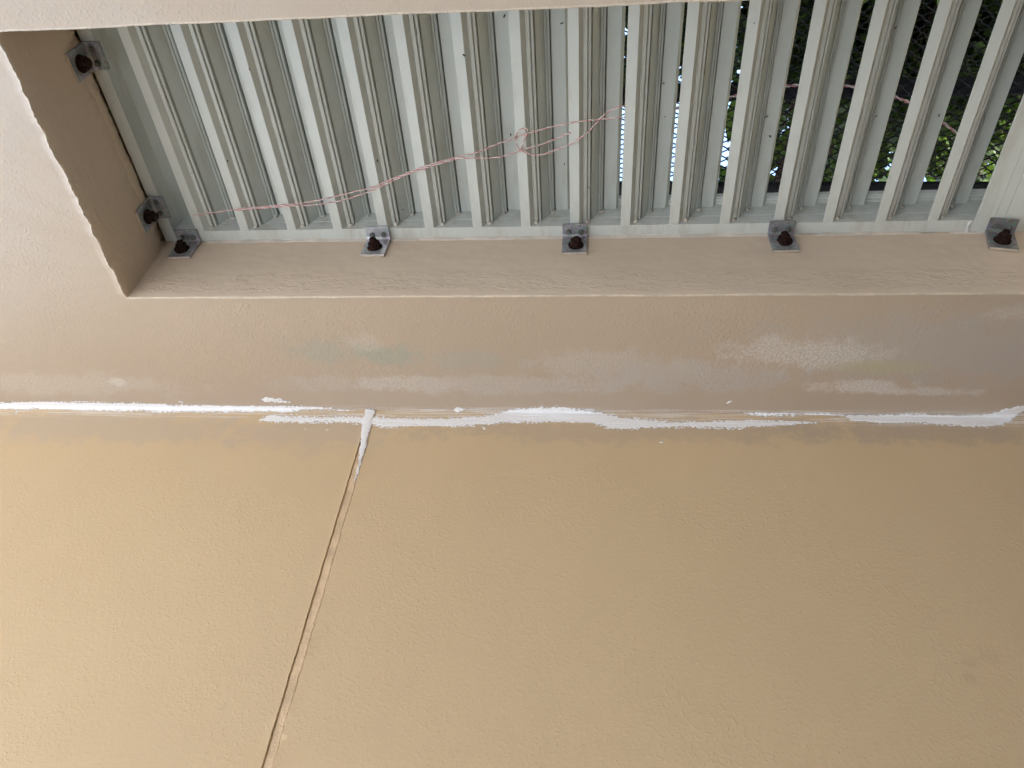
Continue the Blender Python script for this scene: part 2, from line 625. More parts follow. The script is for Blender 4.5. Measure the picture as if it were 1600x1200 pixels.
    return tag(o, 'beige stippled masonry wall with a recessed opening and ragged jamb edge', 'wall')


build_wall()

# unseen dark wall added to cut light at the far end of the passage
tag(link('side_shade_wall', box_mesh('side_shade_wall', (-1.0, -2.9, -0.05), (-0.80, -0.003, 2.69)), M_BROWN),
    'unseen brown wall added to darken the far end of the passage', 'wall')

tag(link('back_shade_wall', box_mesh('back_shade_wall', (-0.798, -2.9, -0.05), (0.42, -2.7, 2.69)), M_BROWN),  # unseen wall added to hold back light from behind the camera
    'unseen brown wall added to block light opposite the louvre', 'wall')

# ------------------------------------------------------------------ ceiling: two boards and the filled joint between them
XJT = 0.3945


def build_ceiling():
    YB, YE, TOP = 0.36, -2.9, 2.92
    XL, XRR = 1.47, -2.1
    n = 420
    ys = np.concatenate([np.linspace(YB, 0.01, 6), np.linspace(0.0, -1.0, n), np.linspace(-1.05, YE, 12)])
    m = len(ys)
    eL = XJT + smooth_noise(m, 12, 0.0003, 21) + smooth_noise(m, 1.5, 0.0003, 22)
    eR = XJT - 0.0135 + smooth_noise(m, 14, 0.0016, 23) + smooth_noise(m, 3, 0.0008, 24)
    root = bpy.data.objects.new('ceiling', None)
    root.empty_display_size = 0.1
    COL.objects.link(root)
    root.location = (0, 0, 0)
    tag(root, 'beige painted ceiling boards with one filled joint', 'ceiling', kind='structure')
    del root['category']

    def board(name, cols, xfar):
        """cols: list of (x array, z array) from the joint outwards; last column is the far side"""
        v, f = [], []
        for x, z in cols:
            for k in range(m): v.append((x[k], ys[k], z[k]))
        for k in range(m): v.append((xfar, ys[k], TOP))
        x0 = cols[0][0]
        for k in range(m): v.append((x0[k], ys[k], TOP))
        C = len(cols) + 2
        for c in range(C):
            c2 = (c + 1) % C
            for k in range(m - 1):
                f.append((c * m + k, c * m + k + 1, c2 * m + k + 1, c2 * m + k))
        f.append(tuple(c * m for c in range(C)))
        f.append(tuple(c * m + m - 1 for c in range(C))[::-1])
        me = mesh_pydata(name, v, f, True)
        bm = bmesh.new(); bm.from_mesh(me); bmesh.ops.recalc_face_normals(bm, faces=bm.faces[:]); bm.to_mesh(me); bm.free()
        me.set_sharp_from_angle(angle=math.radians(40))
        return link(name, me, M_CEIL, root)

    one = np.ones(m)
    bl = smooth_noise(m, 9, 0.0005, 27)
    a = board('ceiling_board', [(eL - 0.0002, one * (ZC + 0.012)), (eL, one * (ZC + 0.0010)), (eL + 0.0010, one * (ZC + 0.0001) - 0.0004 - bl * 0.5),
                                (eL + 0.006, one * ZC), (eL + 0.012, one * ZC), (one * XL, one * ZC)], XL)
    a['label'] = 'ceiling board on the bright side of the joint'
    b = board('ceiling_board', [(eR + 0.0002, one * (ZC + 0.012)), (eR, one * (ZC + 0.0010)), (eR - 0.0012, one * ZC - 0.0005 + bl),
                                (eR - 0.010, one * ZC - 0.0002), (eR - 0.022, one * ZC), (one * XRR, one * ZC)], XRR)
    b['label'] = 'wide ceiling board on the shaded side of the joint'
    # filler: sunk deep along one edge, feathered up to the other
    v, f = [], []
    fr = smooth_noise(m, 2.2, 1, 25)
    cols = [(eL + 0.004, 0.0040 * one), (eL - 0.0005, 0.0026 + 0.0004 * fr), (eL - 0.0016, 0.0018 + 0.0004 * fr), (eL - 0.0040, 0.0015 + 0.0004 * fr[::-1]), (eL - 0.0075, 0.0011 + 0.0004 * fr),
            (eL - 0.0110, 0.0007 + 0.0003 * fr), (eR + 0.0004, 0.0003 + 0.0003 * fr), (eR - 0.003, 0.006 * one)]
    for x, z in cols:
        for k in range(m): v.append((x[k], ys[k], ZC + z[k]))
    for c in range(len(cols) - 1):
        for k in range(m - 1):
            f.append((c * m + k, c * m + k + 1, (c + 1) * m + k + 1, (c + 1) * m + k))
    me = mesh_pydata('joint_filler', v, f, True)
    j = link('joint_filler', me, M_FILL, root)
    j['label'] = 'sunken filler strip running along the ceiling joint'


build_ceiling()
tag(link('shade_storey', box_mesh('shade_storey', (-6.0, -2.88, 2.925), (1.44, 0.35, 20.0)), M_PLAIN),  # unseen mass added above the ceiling to shade the outside
    'unseen beige mass added over the passage to shade the trees', 'light blocker')
tag(link('added_light_block', box_mesh('added_light_block', (2.4, 0.5, -0.05), (7.0, 12.0, 14.2)), M_PLAIN),  # unseen block added to keep the sun off trees and fence
    'unseen tall beige block added to shade the trees', 'light blocker')
tag(link('added_light_block', box_mesh('added_light_block', (-12.0, 0.5, -0.05), (-7.0, 9.0, 14.0)), M_CREAM),  # unseen block added to bounce warm light onto the slats
    'unseen cream block added to bounce warm light onto the slats', 'light blocker')
tag(link('shade_slab', box_mesh('shade_slab', (-6.0, 0.352, 3.14), (3.0, 1.30, 3.30)), M_PLAIN),  # unseen overhang added to keep sky light off the louvre
    'unseen added eave slab outside above the louvre', 'light_screen')

# ------------------------------------------------------------------ louvre panel
PITCH = 0.08241
XF0 = 0.6913
ZR = 2.4235        # underside of the head rail
ZB = 1.96          # lower end of the slats, hidden behind the sill


def build_louvre():
    root = empty('louvre_panel', (0, YF, ZS), 'pale grey aluminium louvre of upright slats set in the wall opening', 'louvre')
    inv = Matrix.Translation((0, -YF, -ZS))

    def part(name, me, mat=M_ALU, parent=root, label=None):
        o = link(name, me, mat, parent)
        if parent is root: o.matrix_parent_inverse = inv
        if label: o['label'] = label
        return o

    # slat section: u to the picture's right, d away from the room (mm)
    front = [(0, 0), (15.6, 0), (15.9, 0.4), (22.3, 11), (23.0, 10.4), (27.6, 11.2), (28.0, 12), (28.2, 16.5), (29.8, 16.5), (30.0, 14.2), (30.6, 13.6),
             (33.0, 14.6), (33.4, 15.4), (33.5, 24), (35.1, 24), (35.3, 20.2), (47.4, 43.5), (47.5, 41.2), (48.0, 40.8), (50.4, 42.4), (50.6, 45.6), (51.6, 45.8),
             (51.8, 43.6), (54.2, 45.0), (54.5, 45.8), (54.6, 58), (56.3, 58), (56.5, 51.2), (77.4, 53.0), (83.0, 64.0)]
    backp = [(83.0, 66.5), (81.5, 66.5), (76.4, 55.4), (60, 60.5), (53.5, 60.5), (46.0, 51.0), (33.0, 26.5), (27.0, 19.0), (20.0, 14.5), (14.4, 2.2), (0, 2.2)]
    prof = front + backp
    n = len(prof)
    v, f = [], []
    for z in (ZB, ZR + 0.0003):
        for (u, d) in prof: v.append((-u / 1000, d / 1000 + 0.0006, z))
    for k in range(n):
        f.append((k, (k + 1) % n, n + (k + 1) % n, n + k))
    f.append(tuple(range(n))); f.append(tuple(range(2 * n - 1, n - 1, -1)))
    slat = mesh_pydata('slat', v, f)
    bm = bmesh.new(); bm.from_mesh(slat)
    bmesh.ops.recalc_face_normals(bm, faces=bm.faces[:])
    bmesh.ops.triangulate(bm, faces=[x for x in bm.faces if len(x.verts) > 4])
    bm.to_mesh(slat); bm.free()

    # caulk dabs where a slat meets the head rail
    def blob(seed, sx, sy, sz):
        bm = bmesh.new()
        bmesh.ops.create_icosphere(bm, subdivisions=2, radius=1.0)
        g = random.Random(seed)
        for q in bm.verts:
            k = 1 + g.uniform(-0.28, 0.28)
            q.co = Vector((q.co.x * sx * k, q.co.y * sy * k, q.co.z * sz * k))
        me = bm_mesh('caulk_dab', bm, True)
        me.materials.append(M_CAULK)
        return me
    dabs = [blob(1, 0.0055, 0.004, 0.003), blob(2, 0.0042, 0.004, 0.004), blob(3, 0.0050, 0.0035, 0.0026), blob(4, 0.0034, 0.0036, 0.005)]
    idx = list(range(0, 16))
    for q, i in enumerate(idx):
        s = part('slat', slat)
        s.location = (XF0 - i * PITCH + rnd.uniform(-0.0005, 0.0005), YF + rnd.uniform(-0.0002, 0.0004), 0)
        s.matrix_parent_inverse = inv
        s.rotation_euler = (0, rnd.uniform(-0.0012, 0.0012) , 0)
        for w, (u, d) in enumerate(((27 + rnd.uniform(-3, 3), 11), (52 + rnd.uniform(-2, 2), 43))):
            if i > 15: continue
            me = dabs[(i + 2 * w + (i // 3)) % 4]
            b = link('caulk_dab', me, None, s)
            b.location = (-u / 1000, d / 1000, ZR - 0.0015)
            b.rotation_euler = (rnd.uniform(-.3, .3), rnd.uniform(-.3, .3), rnd.uniform(0, 6))

    # head rail: front face, stepped underside and a grooved lip at the back
    sec = [(0, 2.4440), (0.0, 2.4235), (0.0004, 2.4231), (0.0245, 2.4231), (0.0250, 2.4247), (0.0262, 2.4247), (0.0266, 2.4226), (0.062, 2.4226), (0.0624, 2.4180),
           (0.0640, 2.4176), (0.0640, 2.4168), (0.0622, 2.4162), (0.0622, 2.4120), (0.0640, 2.4116), (0.0640, 2.4108), (0.0622, 2.4100), (0.0622, 2.4085),
           (0.074, 2.4085), (0.074, 2.4440)]

    def extrude_x(name, sec, xa, xb):
        v, f = [], []
        n = len(sec)
        for x in (xa, xb):
            for (d, z) in sec: v.append((x, YF + d, z))
        for k in range(n): f.append((k, (k + 1) % n, n + (k + 1) % n, n + k))
        f.append(tuple(range(n))); f.append(tuple(range(2 * n - 1, n - 1, -1)))
        me = mesh_pydata(name, v, f)
        bm = bmesh.new(); bm.from_mesh(me); bmesh.ops.recalc_face_normals(bm, faces=bm.faces[:]); bm.to_mesh(me); bm.free()
        return me

    part('head_rail', extrude_x('head_rail', sec, 0.7338, -0.6692))
    part('bottom_rail', box_mesh('bottom_rail', (-0.735, YF, 1.92), (0.7555, YF + 0.072, ZB)))
    # stile beside the jamb: front face, deep return, back plate behind the first slat
    bm = bmesh.new()
    bm_box(bm, (0.7342, YF, ZB + 0.001), (0.7555, YF + 0.074, 2.4430), 0.0006)
    za, zb = ZB + 0.001, ZR - 0.0012
    pl = [(0.7341, YF + 0.036), (0.7010, YF + 0.078), (0.7010, YF + 0.082), (0.7341, YF + 0.042)]
    lo_ = [bm.verts.new((x, y, za)) for x, y in pl]; hi_ = [bm.verts.new((x, y, zb)) for x, y in pl]
    for k in range(4): bm.faces.new((lo_[k], lo_[(k + 1) % 4], hi_[(k + 1) % 4], hi_[k]))
    bm.faces.new(lo_); bm.faces.new(hi_[::-1])
    part('stile', bm_mesh('stile', bm))
    # dark strip added so no light shows through the slot beside the stile
    part('backing', box_mesh('backing', (0.7557, YF + 0.055, ZB), (0.775, YF + 0.07, 2.444)), M_DARK, label='dark packing added to block light deep in the slot beside the stile')
    # wide mullion: three boards with fine grooves between
    bm = bmesh.new()
    bm_box(bm, (-0.7600, YF + 0.0028, 1.92), (-0.6700, YF + 0.074, 2.4438))
    for xa, xb in ((-0.6150, -0.6420), (-0.6427, -0.6570), (-0.6577, -0.7600)):
        bm_box(bm, (xb, YF - 0.0022, 1.921), (xa, YF + 0.0026, 2.4434), 0.0005)
    part('mullion', bm_mesh('mullion', bm), label='wide flat mullion with two fine grooves')
    # smear of caulk where the head rail meets the mullion
    pts = [on_y(px, py, YF - 0.0015) for px, py in ((1519, 344), (1514, 350), (1511, 357), (1512, 362))]
    v, f = [], []
    tube(v, f, resample(pts, 0.002), [0.0015 + 0.0012 * abs(math.sin(k * 1.7)) for k in range(len(resample(pts, 0.002)))], 6)
    part('caulk_smear', mesh_pydata('caulk_smear', v, f, True), M_CAULKW)
    return root


build_louvre()


# caulk line between head rail and reveal: torn, missing in places
def build_caulk_line():
    n = 900
    xs = np.linspace(0.742, -0.74, n)
    g = smooth_noise(n, 8, 1, 41) + 0.6 * smooth_noise(n, 3, 1, 42)
    w = 0.0033 + 0.0011 * g                              # how far it comes out on the reveal
    h = 0.0022 + 0.0006 * smooth_noise(n, 5, 1, 43)      # how far it laps on the rail
    tear = np.zeros(n)
    for a, b, s in ((1238, 1290, 1.0), (1430, 1500, 1.0), (1300, 1330, 0.5), (318, 335, 1.0)):
        pa, pb = on_z(a, 372, ZH)[0], on_z(b, 372, ZH)[0]
        tear = np.maximum(tear, s * np.clip(1.5 - np.abs(xs - (pa + pb) / 2) / (abs(pa - pb) / 2) * 1.3 + 0.5 * g, 0, 1))
    v, f = [], []
    zt = ZH - 0.0003
    for k in range(n):
        x = xs[k]; t = tear[k]
        v += [(x, YF - w[k] - 0.0022, zt + 0.0012), (x, YF - w[k] - 0.0008, zt - 0.0007), (x, YF - w[k] * 0.5 - 0.0004 - 0.0010 * t, zt - 0.0018 + 0.0008 * t),
              (x, YF - 0.0006 - 0.0013 * t, zt - h[k] - 0.0004 + 0.0018 * t), (x, YF + 0.0004 - 0.0013 * t, zt - h[k] - 0.0012 + 0.0034 * t)]
    for k in range(n - 1):
        if tear[k] > 0.97 and g[k] > 0.2: continue
        for c in range(4):
            f.append((k * 5 + c, k * 5 + c + 1, k * 5 + 5 + c + 1, k * 5 + 5 + c))
    o = link('caulk_line', mesh_pydata('caulk_line', v, f, True), M_CAULK)
    tag(o, 'thin torn caulk line between louvre head rail and the beige reveal', 'caulk')
    # dark split behind the torn stretches
    pa, pb = on_z(1424, 367, ZH)[0], on_z(1506, 367, ZH)[0]


build_caulk_line()


# rough mortar left beside the stile
def build_mortar():
    n = 220
    zs = np.linspace(2.09, 2.405, n)
    g = smooth_noise(n, 6, 1, 51) + 0.7 * smooth_noise(n, 2.2, 1, 52)
    v, f = [], []
    for k in range(n):
        z = zs[k]
        e = 0.7548 + 0.0016 * g[k]
        e = min(e, 0.7562)
        y0 = 0.1400 + 0.004 * smooth_noise(n, 11, 1, 53)[k]
        v += [(0.7570, y0 - 0.006, z), (0.7525 + 0.0006 * g[k], y0, z), (0.7530 + 0.0006 * g[::-1][k], y0 + 0.010, z), (e, 0.1590, z), (e + 0.003, 0.1640 + 0.001 * g[k], z), (0.764, 0.168, z)]
    for k in range(n - 1):
        for c in range(5):
            f.append((k * 6 + c, k * 6 + c + 1, k * 6 + 7 + c, k * 6 + 6 + c))
    o = link('mortar_fillet', mesh_pydata('mortar_fillet', v, f, True), [M_REVEAL])
    tag(o, 'crumbling mortar fillet along the slot between jamb and louvre stile', 'mortar')


build_mortar()


# ------------------------------------------------------------------ fixing brackets
def hexagon(bm, r, z0, z1, axis_co, seg=6, taper=1.0, rot=0.0):
    lo, hi = [], []
    for k in range(seg):
        th = 2 * math.pi * k / seg + rot
        lo.append(bm.verts.new((axis_co[0] + r * math.cos(th), axis_co[1] + r * math.sin(th), z0)))
        hi.append(bm.verts.new((axis_co[0] + r * taper * math.cos(th), axis_co[1] + r * taper * math.sin(th), z1)))
    for k in range(seg):
        bm.faces.new((lo[k], lo[(k + 1) % seg], hi[(k + 1) % seg], hi[k]))
    bm.faces.new(hi); bm.faces.new(lo[::-1])


def bracket_meshes():
    """local frame: x along the reveal, y towards the louvre (frame face at y=0), z towards the reveal (reveal face at z=0, room at z<0)"""
    W, T = 0.0205, 0.0052
    bm = bmesh.new()
    sec = [(-0.055, -0.0006), (-0.0006, -0.0006), (-0.0006, -0.0275), (-T, -0.0280), (-T, -T - 0.004), (-T - 0.0012, -T - 0.0012), (-T - 0.004, -T), (-0.055, -T)]
    rings = []
    for x in (-W, W):
        rings.append([bm.verts.new((x, y, z)) for y, z in sec])
    n = len(sec)
    for k in range(n):
        bm.faces.new((rings[0][k], rings[0][(k + 1) % n], rings[1][(k + 1) % n], rings[1][k]))
    bm.faces.new(rings[0]); bm.faces.new(rings[1][::-1])
    bmesh.ops.recalc_face_normals(bm, faces=bm.faces[:])
    for fc in bm.faces:
        if fc.normal.y < -0.95 and fc.calc_center_median().y < -0.05: fc.material_index = 1
    bmesh.ops.bevel(bm, geom=[e for e in bm.edges if e.calc_length() > 0.01], offset=0.0004, segments=1, affect='EDGES')
    plate = bm_mesh('angle_plate', bm)
    plate.materials.append(M_GALV); plate.materials.append(M_EDGEP)
    # screw: washer flange and hex head, axis along -y
    bm = bmesh.new()
    hexagon(bm, 0.0049, 0.0, 0.0012, (0, 0), 20)
    hexagon(bm, 0.0038, 0.0012, 0.0046, (0, 0), 6, 0.95)
    hexagon(bm, 0.0016, 0.0045, 0.0052, (0, 0), 8, 0.8)
    bmesh.ops.rotate(bm, verts=bm.verts[:], matrix=Matrix.Rotation(math.radians(90), 3, 'X'))
    screw = bm_mesh('screw', bm); screw.materials.append(M_SCREW)
    # anchor: washer, nut and stud end, axis along -z
    out = []
    for sd in range(3):
        g = random.Random(sd + 5)
        bm = bmesh.new()
        hexagon(bm, 0.0130, 0.0, 0.0016, (0, 0), 24)
        hexagon(bm, 0.0112, 0.0016, 0.0108, (0, 0), 6, 0.88, g.uniform(0, 1))
        hexagon(bm, 0.0064, 0.0100, 0.0165 + g.uniform(-.002, .002), (0, 0), 12, 0.85)
        bmesh.ops.subdivide_edges(bm, edges=[e for e in bm.edges if e.calc_length() > 0.004], cuts=2, use_grid_fill=True)
        for q in bm.verts:
            if q.co.z > 0.0018:
                q.co += Vector((g.uniform(-1, 1), g.uniform(-1, 1), g.uniform(-1, 1))) * 0.00035
        bmesh.ops.rotate(bm, verts=bm.verts[:], matrix=Matrix.Rotation(math.radians(180), 3, 'X'))
        me = bm_mesh('anchor_bolt', bm); me.materials.append(M_RUST)
        out.append(me)
    return plate, screw, out


PLATE, SCREW, BOLTS = bracket_meshes()


def place_bracket(mat4, label, k, tilt):
    root = empty('fixing_bracket', (0, 0, 0), label, 'bracket', 'angle brackets holding the louvre frame')
    root.matrix_world = mat4 @ Matrix.Rotation(tilt, 4, 'Z')
    pm = PLATE
    if k in (1, 4):
        pm = PLATE.copy()
        pm.materials[0] = M_GALVB if k == 1 else M_GALVD
    link('angle_plate', pm, None, root)
    g = random.Random(k * 3 + 1)
    for sx in (-1, 1):
        s = link('screw', SCREW, None, root)
        s.location = (sx * 0.0103 + g.uniform(-.0008, .0008), -0.0052, -0.0135 + g.uniform(-.0006, .0006))
        s.rotation_euler = (g.uniform(-.08, .08), g.uniform(0, 3), g.uniform(-.08, .08))
    b = link('anchor_bolt', BOLTS[k % 3], None, root)
    b.location = (g.uniform(-.003, .003), -0.0315 + g.uniform(-.002, .002), -0.0052)
    b.rotation_euler = (g.uniform(-.08, .12), g.uniform(-.12, .12), g.uniform(0, 6))


head_labels = ['galvanised angle bracket on the head reveal tucked in the jamb corner',
               'bright galvanised angle bracket second along the head reveal from the jamb corner',
               'galvanised angle bracket third along the head reveal, midway, its bolt glossy dark',
               'galvanised angle bracket fourth along the head reveal from the jamb corner',
               'galvanised angle bracket on the wide flat mullion, skewed and stained']
for k, (px, tl) in enumerate(((294, 0.0), (592, 0.03), (898, 0.0), (1218, -0.01), (1557, 0.22))):
    x = on_y(px, 366, YF)[0]
    dy = -0.0024 if k == 4 else 0.0
    place_bracket(Matrix.Translation((x, YF - 0.0004 + dy, ZH)), head_labels[k], k, tl)
# on the jamb: local z -> +x, local x -> -z (mirror free rotation about y)
RJ = Matrix.Rotation(math.radians(90), 4, 'Y')
for k, (zc, lb) in enumerate(((2.1165, 'dull angle bracket on the jamb close under the sill edge'),
                              (2.3725, 'dull angle bracket on the jamb above the open dark slot'))):
    place_bracket(Matrix.Translation((XJ + 0.0012, YF - 0.0004, zc)) @ RJ, lb, k + 5, 0.0)


# ------------------------------------------------------------------ white sealant smeared along wall / ceiling corner
def seam_y(px): return 636 + (650 - 636) / 1337 * px


def unfold(px, py):
    """picture point on the corner surfaces -> (x along the corner, s: <0 down the wall, >0 out on the ceiling)"""
    if py < seam_y(px):
        p = on_y(px, py, 0.0); return p[0], p[2] - ZC
    p = on_z(px, py, ZC); return p[0], -p[1]


def smear(name, prof, label, seed, grain=0.0030, fuzz=0.5, thick=0.0010, step=0.0007, gaps=(), mask_extra=None):
    """prof: list of (px, y_top, y_bottom, solidity)"""
    xs, lo, hi, so = [], [], [], []
    for px, a, b, s in prof:
        xa, sa = unfold(px, a); xb, sb = unfold(px, b)
        xs.append((xa + xb) / 2); lo.append(sa); hi.append(sb); so.append(s)
    xs = np.array(xs); o = np.argsort(xs)
    xs, lo, hi, so = xs[o], np.array(lo)[o], np.array(hi)[o], np.array(so)[o]
    gx = np.arange(xs[0] - 0.003, xs[-1] + 0.003, step)
    gs = np.arange(lo.min() - 0.006, hi.max() + 0.006, step)
    L = np.interp(gx, xs, lo); H = np.interp(gx, xs, hi); S = np.interp(gx, xs, so)
    L = L + smooth_noise(len(gx), 14, 0.0010, seed) + smooth_noise(len(gx), 4, 0.0007, seed + 1)
    H = H + smooth_noise(len(gx), 17, 0.0011, seed + 2) + smooth_noise(len(gx), 4, 0.0008, seed + 3)
    GX, GS = np.meshgrid(gx, gs, indexing='ij')
    half = np.maximum((H - L) / 2, 1e-5)[:, None]
    mid = ((H + L) / 2)[:, None]
    e = 1 - np.abs(GS - mid) / half                           # 1 in the middle, 0 at the edge
    ed = e * half                                             # metres from the edge
    endd = np.minimum(GX - xs[0], xs[-1] - GX)
    n = 0.55 * noise2(GX / grain + 77, GS / (grain * 0.6) + 33, seed + 5) + 0.45 * noise2(GX / (grain * 0.42), GS / (grain * 0.3), seed + 6)
    st = noise2(GX / 0.05 + 9, GS / 0.0022, seed + 7)         # brush streaks along the corner
    band = np.clip(ed / 0.0060, -1, 1.0)
    val = band + (fuzz + 0.25) * n * np.clip(1.5 - ed / 0.010, 0.1, 1.6) + 0.45 * st * np.clip(1.2 - ed / 0.006, 0, 1.2) + 0.25 * st * (1 - S[:, None]) * 2 - (1 - S[:, None]) * (1.15 + 0.9 * n)
    val = np.where(endd < 0.012, val - (1 - endd / 0.012) * (0.7 + 0.8 * n), val)
    keep = val > -0.22
    t = thick * np.clip(val, 0.02, 1.0) * (0.75 + 0.25 * st) + 0.0002 * n + 0.00035
    # fold with a small fillet
    r = 0.005
    ang = np.clip((GS + r) / (2 * r), 0, 1) * (math.pi / 2)
    Y = np.where(GS < -r, 0.0, np.where(GS > r, -GS, -r + r * np.cos(ang)))
    Zr = np.where(GS < -r, ZC + GS, np.where(GS > r, ZC, ZC - r + r * np.sin(ang)))
    Yn = np.where(GS < -r, -1.0, np.where(GS > r, 0.0, -np.cos(ang)))
    Zn = np.where(GS < -r, 0.0, np.where(GS > r, -1.0, -np.sin(ang)))
    PX, PY, PZ = GX, Y + Yn * t, Zr + Zn * t
    ck = keep[:-1, :-1] & keep[1:, :-1] & keep[:-1, 1:] & keep[1:, 1:]
    idx = -np.ones(keep.shape, int)
    used = np.zeros(keep.shape, bool)
    for a, b in ((0, 0), (1, 0), (0, 1), (1, 1)):
        used[a:used.shape[0] - 1 + a, b:used.shape[1] - 1 + b] |= ck
    # pull the rim down to the surface
    rim = used.copy()
    rim[1:-1, 1:-1] &= ~(ck[:-1, :-1] & ck[1:, :-1] & ck[:-1, 1:] & ck[1:, 1:])
    PY = np.where(rim, Y + Yn * 0.0001, PY); PZ = np.where(rim, Zr + Zn * 0.0001, PZ)
    idx[used] = np.arange(used.sum())
    v = np.stack([PX[used], PY[used], PZ[used]], 1)
    ii, jj = np.nonzero(ck)
    f = np.stack([idx[ii, jj], idx[ii, jj + 1], idx[ii + 1, jj + 1], idx[ii + 1, jj]], 1)
    me = bpy.data.meshes.new(name)
    me.from_pydata(v.tolist(), [], f.tolist())
    me.update()
    me.polygons.foreach_set('use_smooth', [True] * len(me.polygons))
    me.attributes.new('cover', 'FLOAT', 'POINT').data.foreach_set('value', np.ascontiguousarray(val[used], dtype=np.float32))
    o = link(name, me, M_SEAL)
    return tag(o, label, 'sealant', 'white sealant smeared along the ceiling corner')


smear('sealant_smear', [(-30, 630, 642, 1), (0, 629, 641, 1), (62, 626, 639, 1), (175, 629.5, 642, 1), (290, 632, 645, 1), (350, 632.5, 645, 1), (425, 633, 644, .95),
                        (470, 634, 642.5, .9), (495, 634.5, 641, .8), (530, 636, 642, .6), (570, 638.5, 642, .45)],
      'straight white sealant band on the corner beside the bright end', 101, fuzz=0.35)
smear('sealant_dab', [(407, 619, 630, .8), (420, 619, 629, .9), (440, 623, 630, .7), (462, 628, 631, .5)],
      'short white dab of sealant on the wall above the corner', 111, fuzz=0.4, thick=0.0012)
smear('sealant_smear', [(398, 656, 660, .6), (425, 646, 661, .85), (450, 649.5, 660, 1), (500, 650.5, 660, 1), (565, 650.5, 662, 1), (582, 651, 664, 1), (600, 651, 670, .9),
                        (650, 652.5, 667, .92), (700, 653, 668, .95), (756, 649, 666, .9), (798, 639, 661.7, .95), (840, 635.5, 660, 1), (882, 636, 661, .9), (925, 640, 663, .7),
                        (953, 646, 671, .75), (981, 652, 671.5, .85), (1040, 657.5, 670, .85), (1080, 657, 669, .8), (1150, 655, 671, .7), (1180, 653, 669, .6), (1230, 655, 667, .5), (1290, 656, 664, .35)],
      'long wavy white sealant smear crossing the corner past the ceiling joint', 121, fuzz=0.75)
smear('sealant_dab', [(704, 636, 645, .4), (715, 635, 645, .8), (730, 637, 642, .5), (745, 638, 640, .3)],
      'tiny white fleck of sealant on the corner over the wavy smear', 131, fuzz=0.5, thick=0.001)
smear('sealant_smear', [(1156, 642, 648, .7), (1200, 643, 650.6, .85), (1250, 644, 649.5, .75), (1290, 645, 651, .62), (1318, 646, 653, .55), (1340, 646, 662, .55), (1381, 646, 664, .65), (1428, 645, 662.5, .9),
                        (1490, 647, 665.6, .9), (1537, 646, 668, .85), (1568, 639, 666, .8), (1587, 633, 656, .8), (1600, 630, 645, .8), (1640, 622, 634, .8)],
      'white sealant smear curling up the wall at the shaded end', 141, fuzz=0.6)


def drip():
    """sealant pushed down the start of the ceiling joint"""
    rows = [(640, 572, 587), (645, 570, 587), (655, 568.5, 583), (670, 565.5, 578.5), (685, 563.5, 575), (700, 562.5, 572), (712, 561.5, 568.5), (725, 560, 565), (740, 556.5, 560.5), (757, 552, 554)]
    P = []
    for y, a, b in rows:
        xa, sa = unfold(a, max(y, 641.8)); xb, sb = unfold(b, max(y, 641.8))
        P.append(((sa + sb) / 2 + (-0.006 if y == 640 else 0), xa, xb))
    P.sort()
    S = np.array([p[0] for p in P]); A = np.array([p[1] for p in P]); B = np.array([p[2] for p in P])
    step = 0.0008
    gs = np.arange(S[0], S[-1], step)
    a = np.interp(gs, S, A) + smooth_noise(len(gs), 6, 0.0012, 61) + smooth_noise(len(gs), 2, 0.0006, 63); b = np.interp(gs, S, B) + smooth_noise(len(gs), 5, 0.0016, 62) + smooth_noise(len(gs), 2, 0.0008, 64)
    K = 16
    v, f, cov = [], [], []
    g = np.random.default_rng(5)
    pitch = g.uniform(-1, 1, (K + 1,))
    for i, s in enumerate(gs):
        for k in range(K + 1):
            t = k / K
            x = a[i] + (b[i] - a[i]) * t
            th = 0.0010 * (math.sin(math.pi * t) ** 0.6) * min(1, 0.35 + abs(b[i] - a[i]) / 0.014) + g.uniform(-.0003, .0003) - (0.0005 if k in (0, K) else 0)
            cov.append(min(t, 1 - t) * 5 - 0.05 + 0.35 * pitch[k] + g.uniform(-.25, .25) - 0.35 * max(0, (s - gs[0]) / (gs[-1] - gs[0]) - 0.35))
            if s < 0: v.append((x, -0.0022 - th, ZC + s))
            else: v.append((x, -s - (0.003 if s < 0.004 else 0), ZC - 0.0010 - th))
    for i in range(len(gs) - 1):
        for k in range(K):
            q = i * (K + 1) + k
            f.append((q, q + 1, q + K + 2, q + K + 1))
    me = mesh_pydata('sealant_drip', v, f, True)
    me.attributes.new('cover', 'FLOAT', 'POINT').data.foreach_set('value', np.array(cov, dtype=np.float32))
    o = link('sealant_drip', me, M_SEAL)
    tag(o, 'tapering white tongue of sealant pushed into the ceiling joint', 'sealant', 'white sealant smeared along the ceiling corner')


drip()
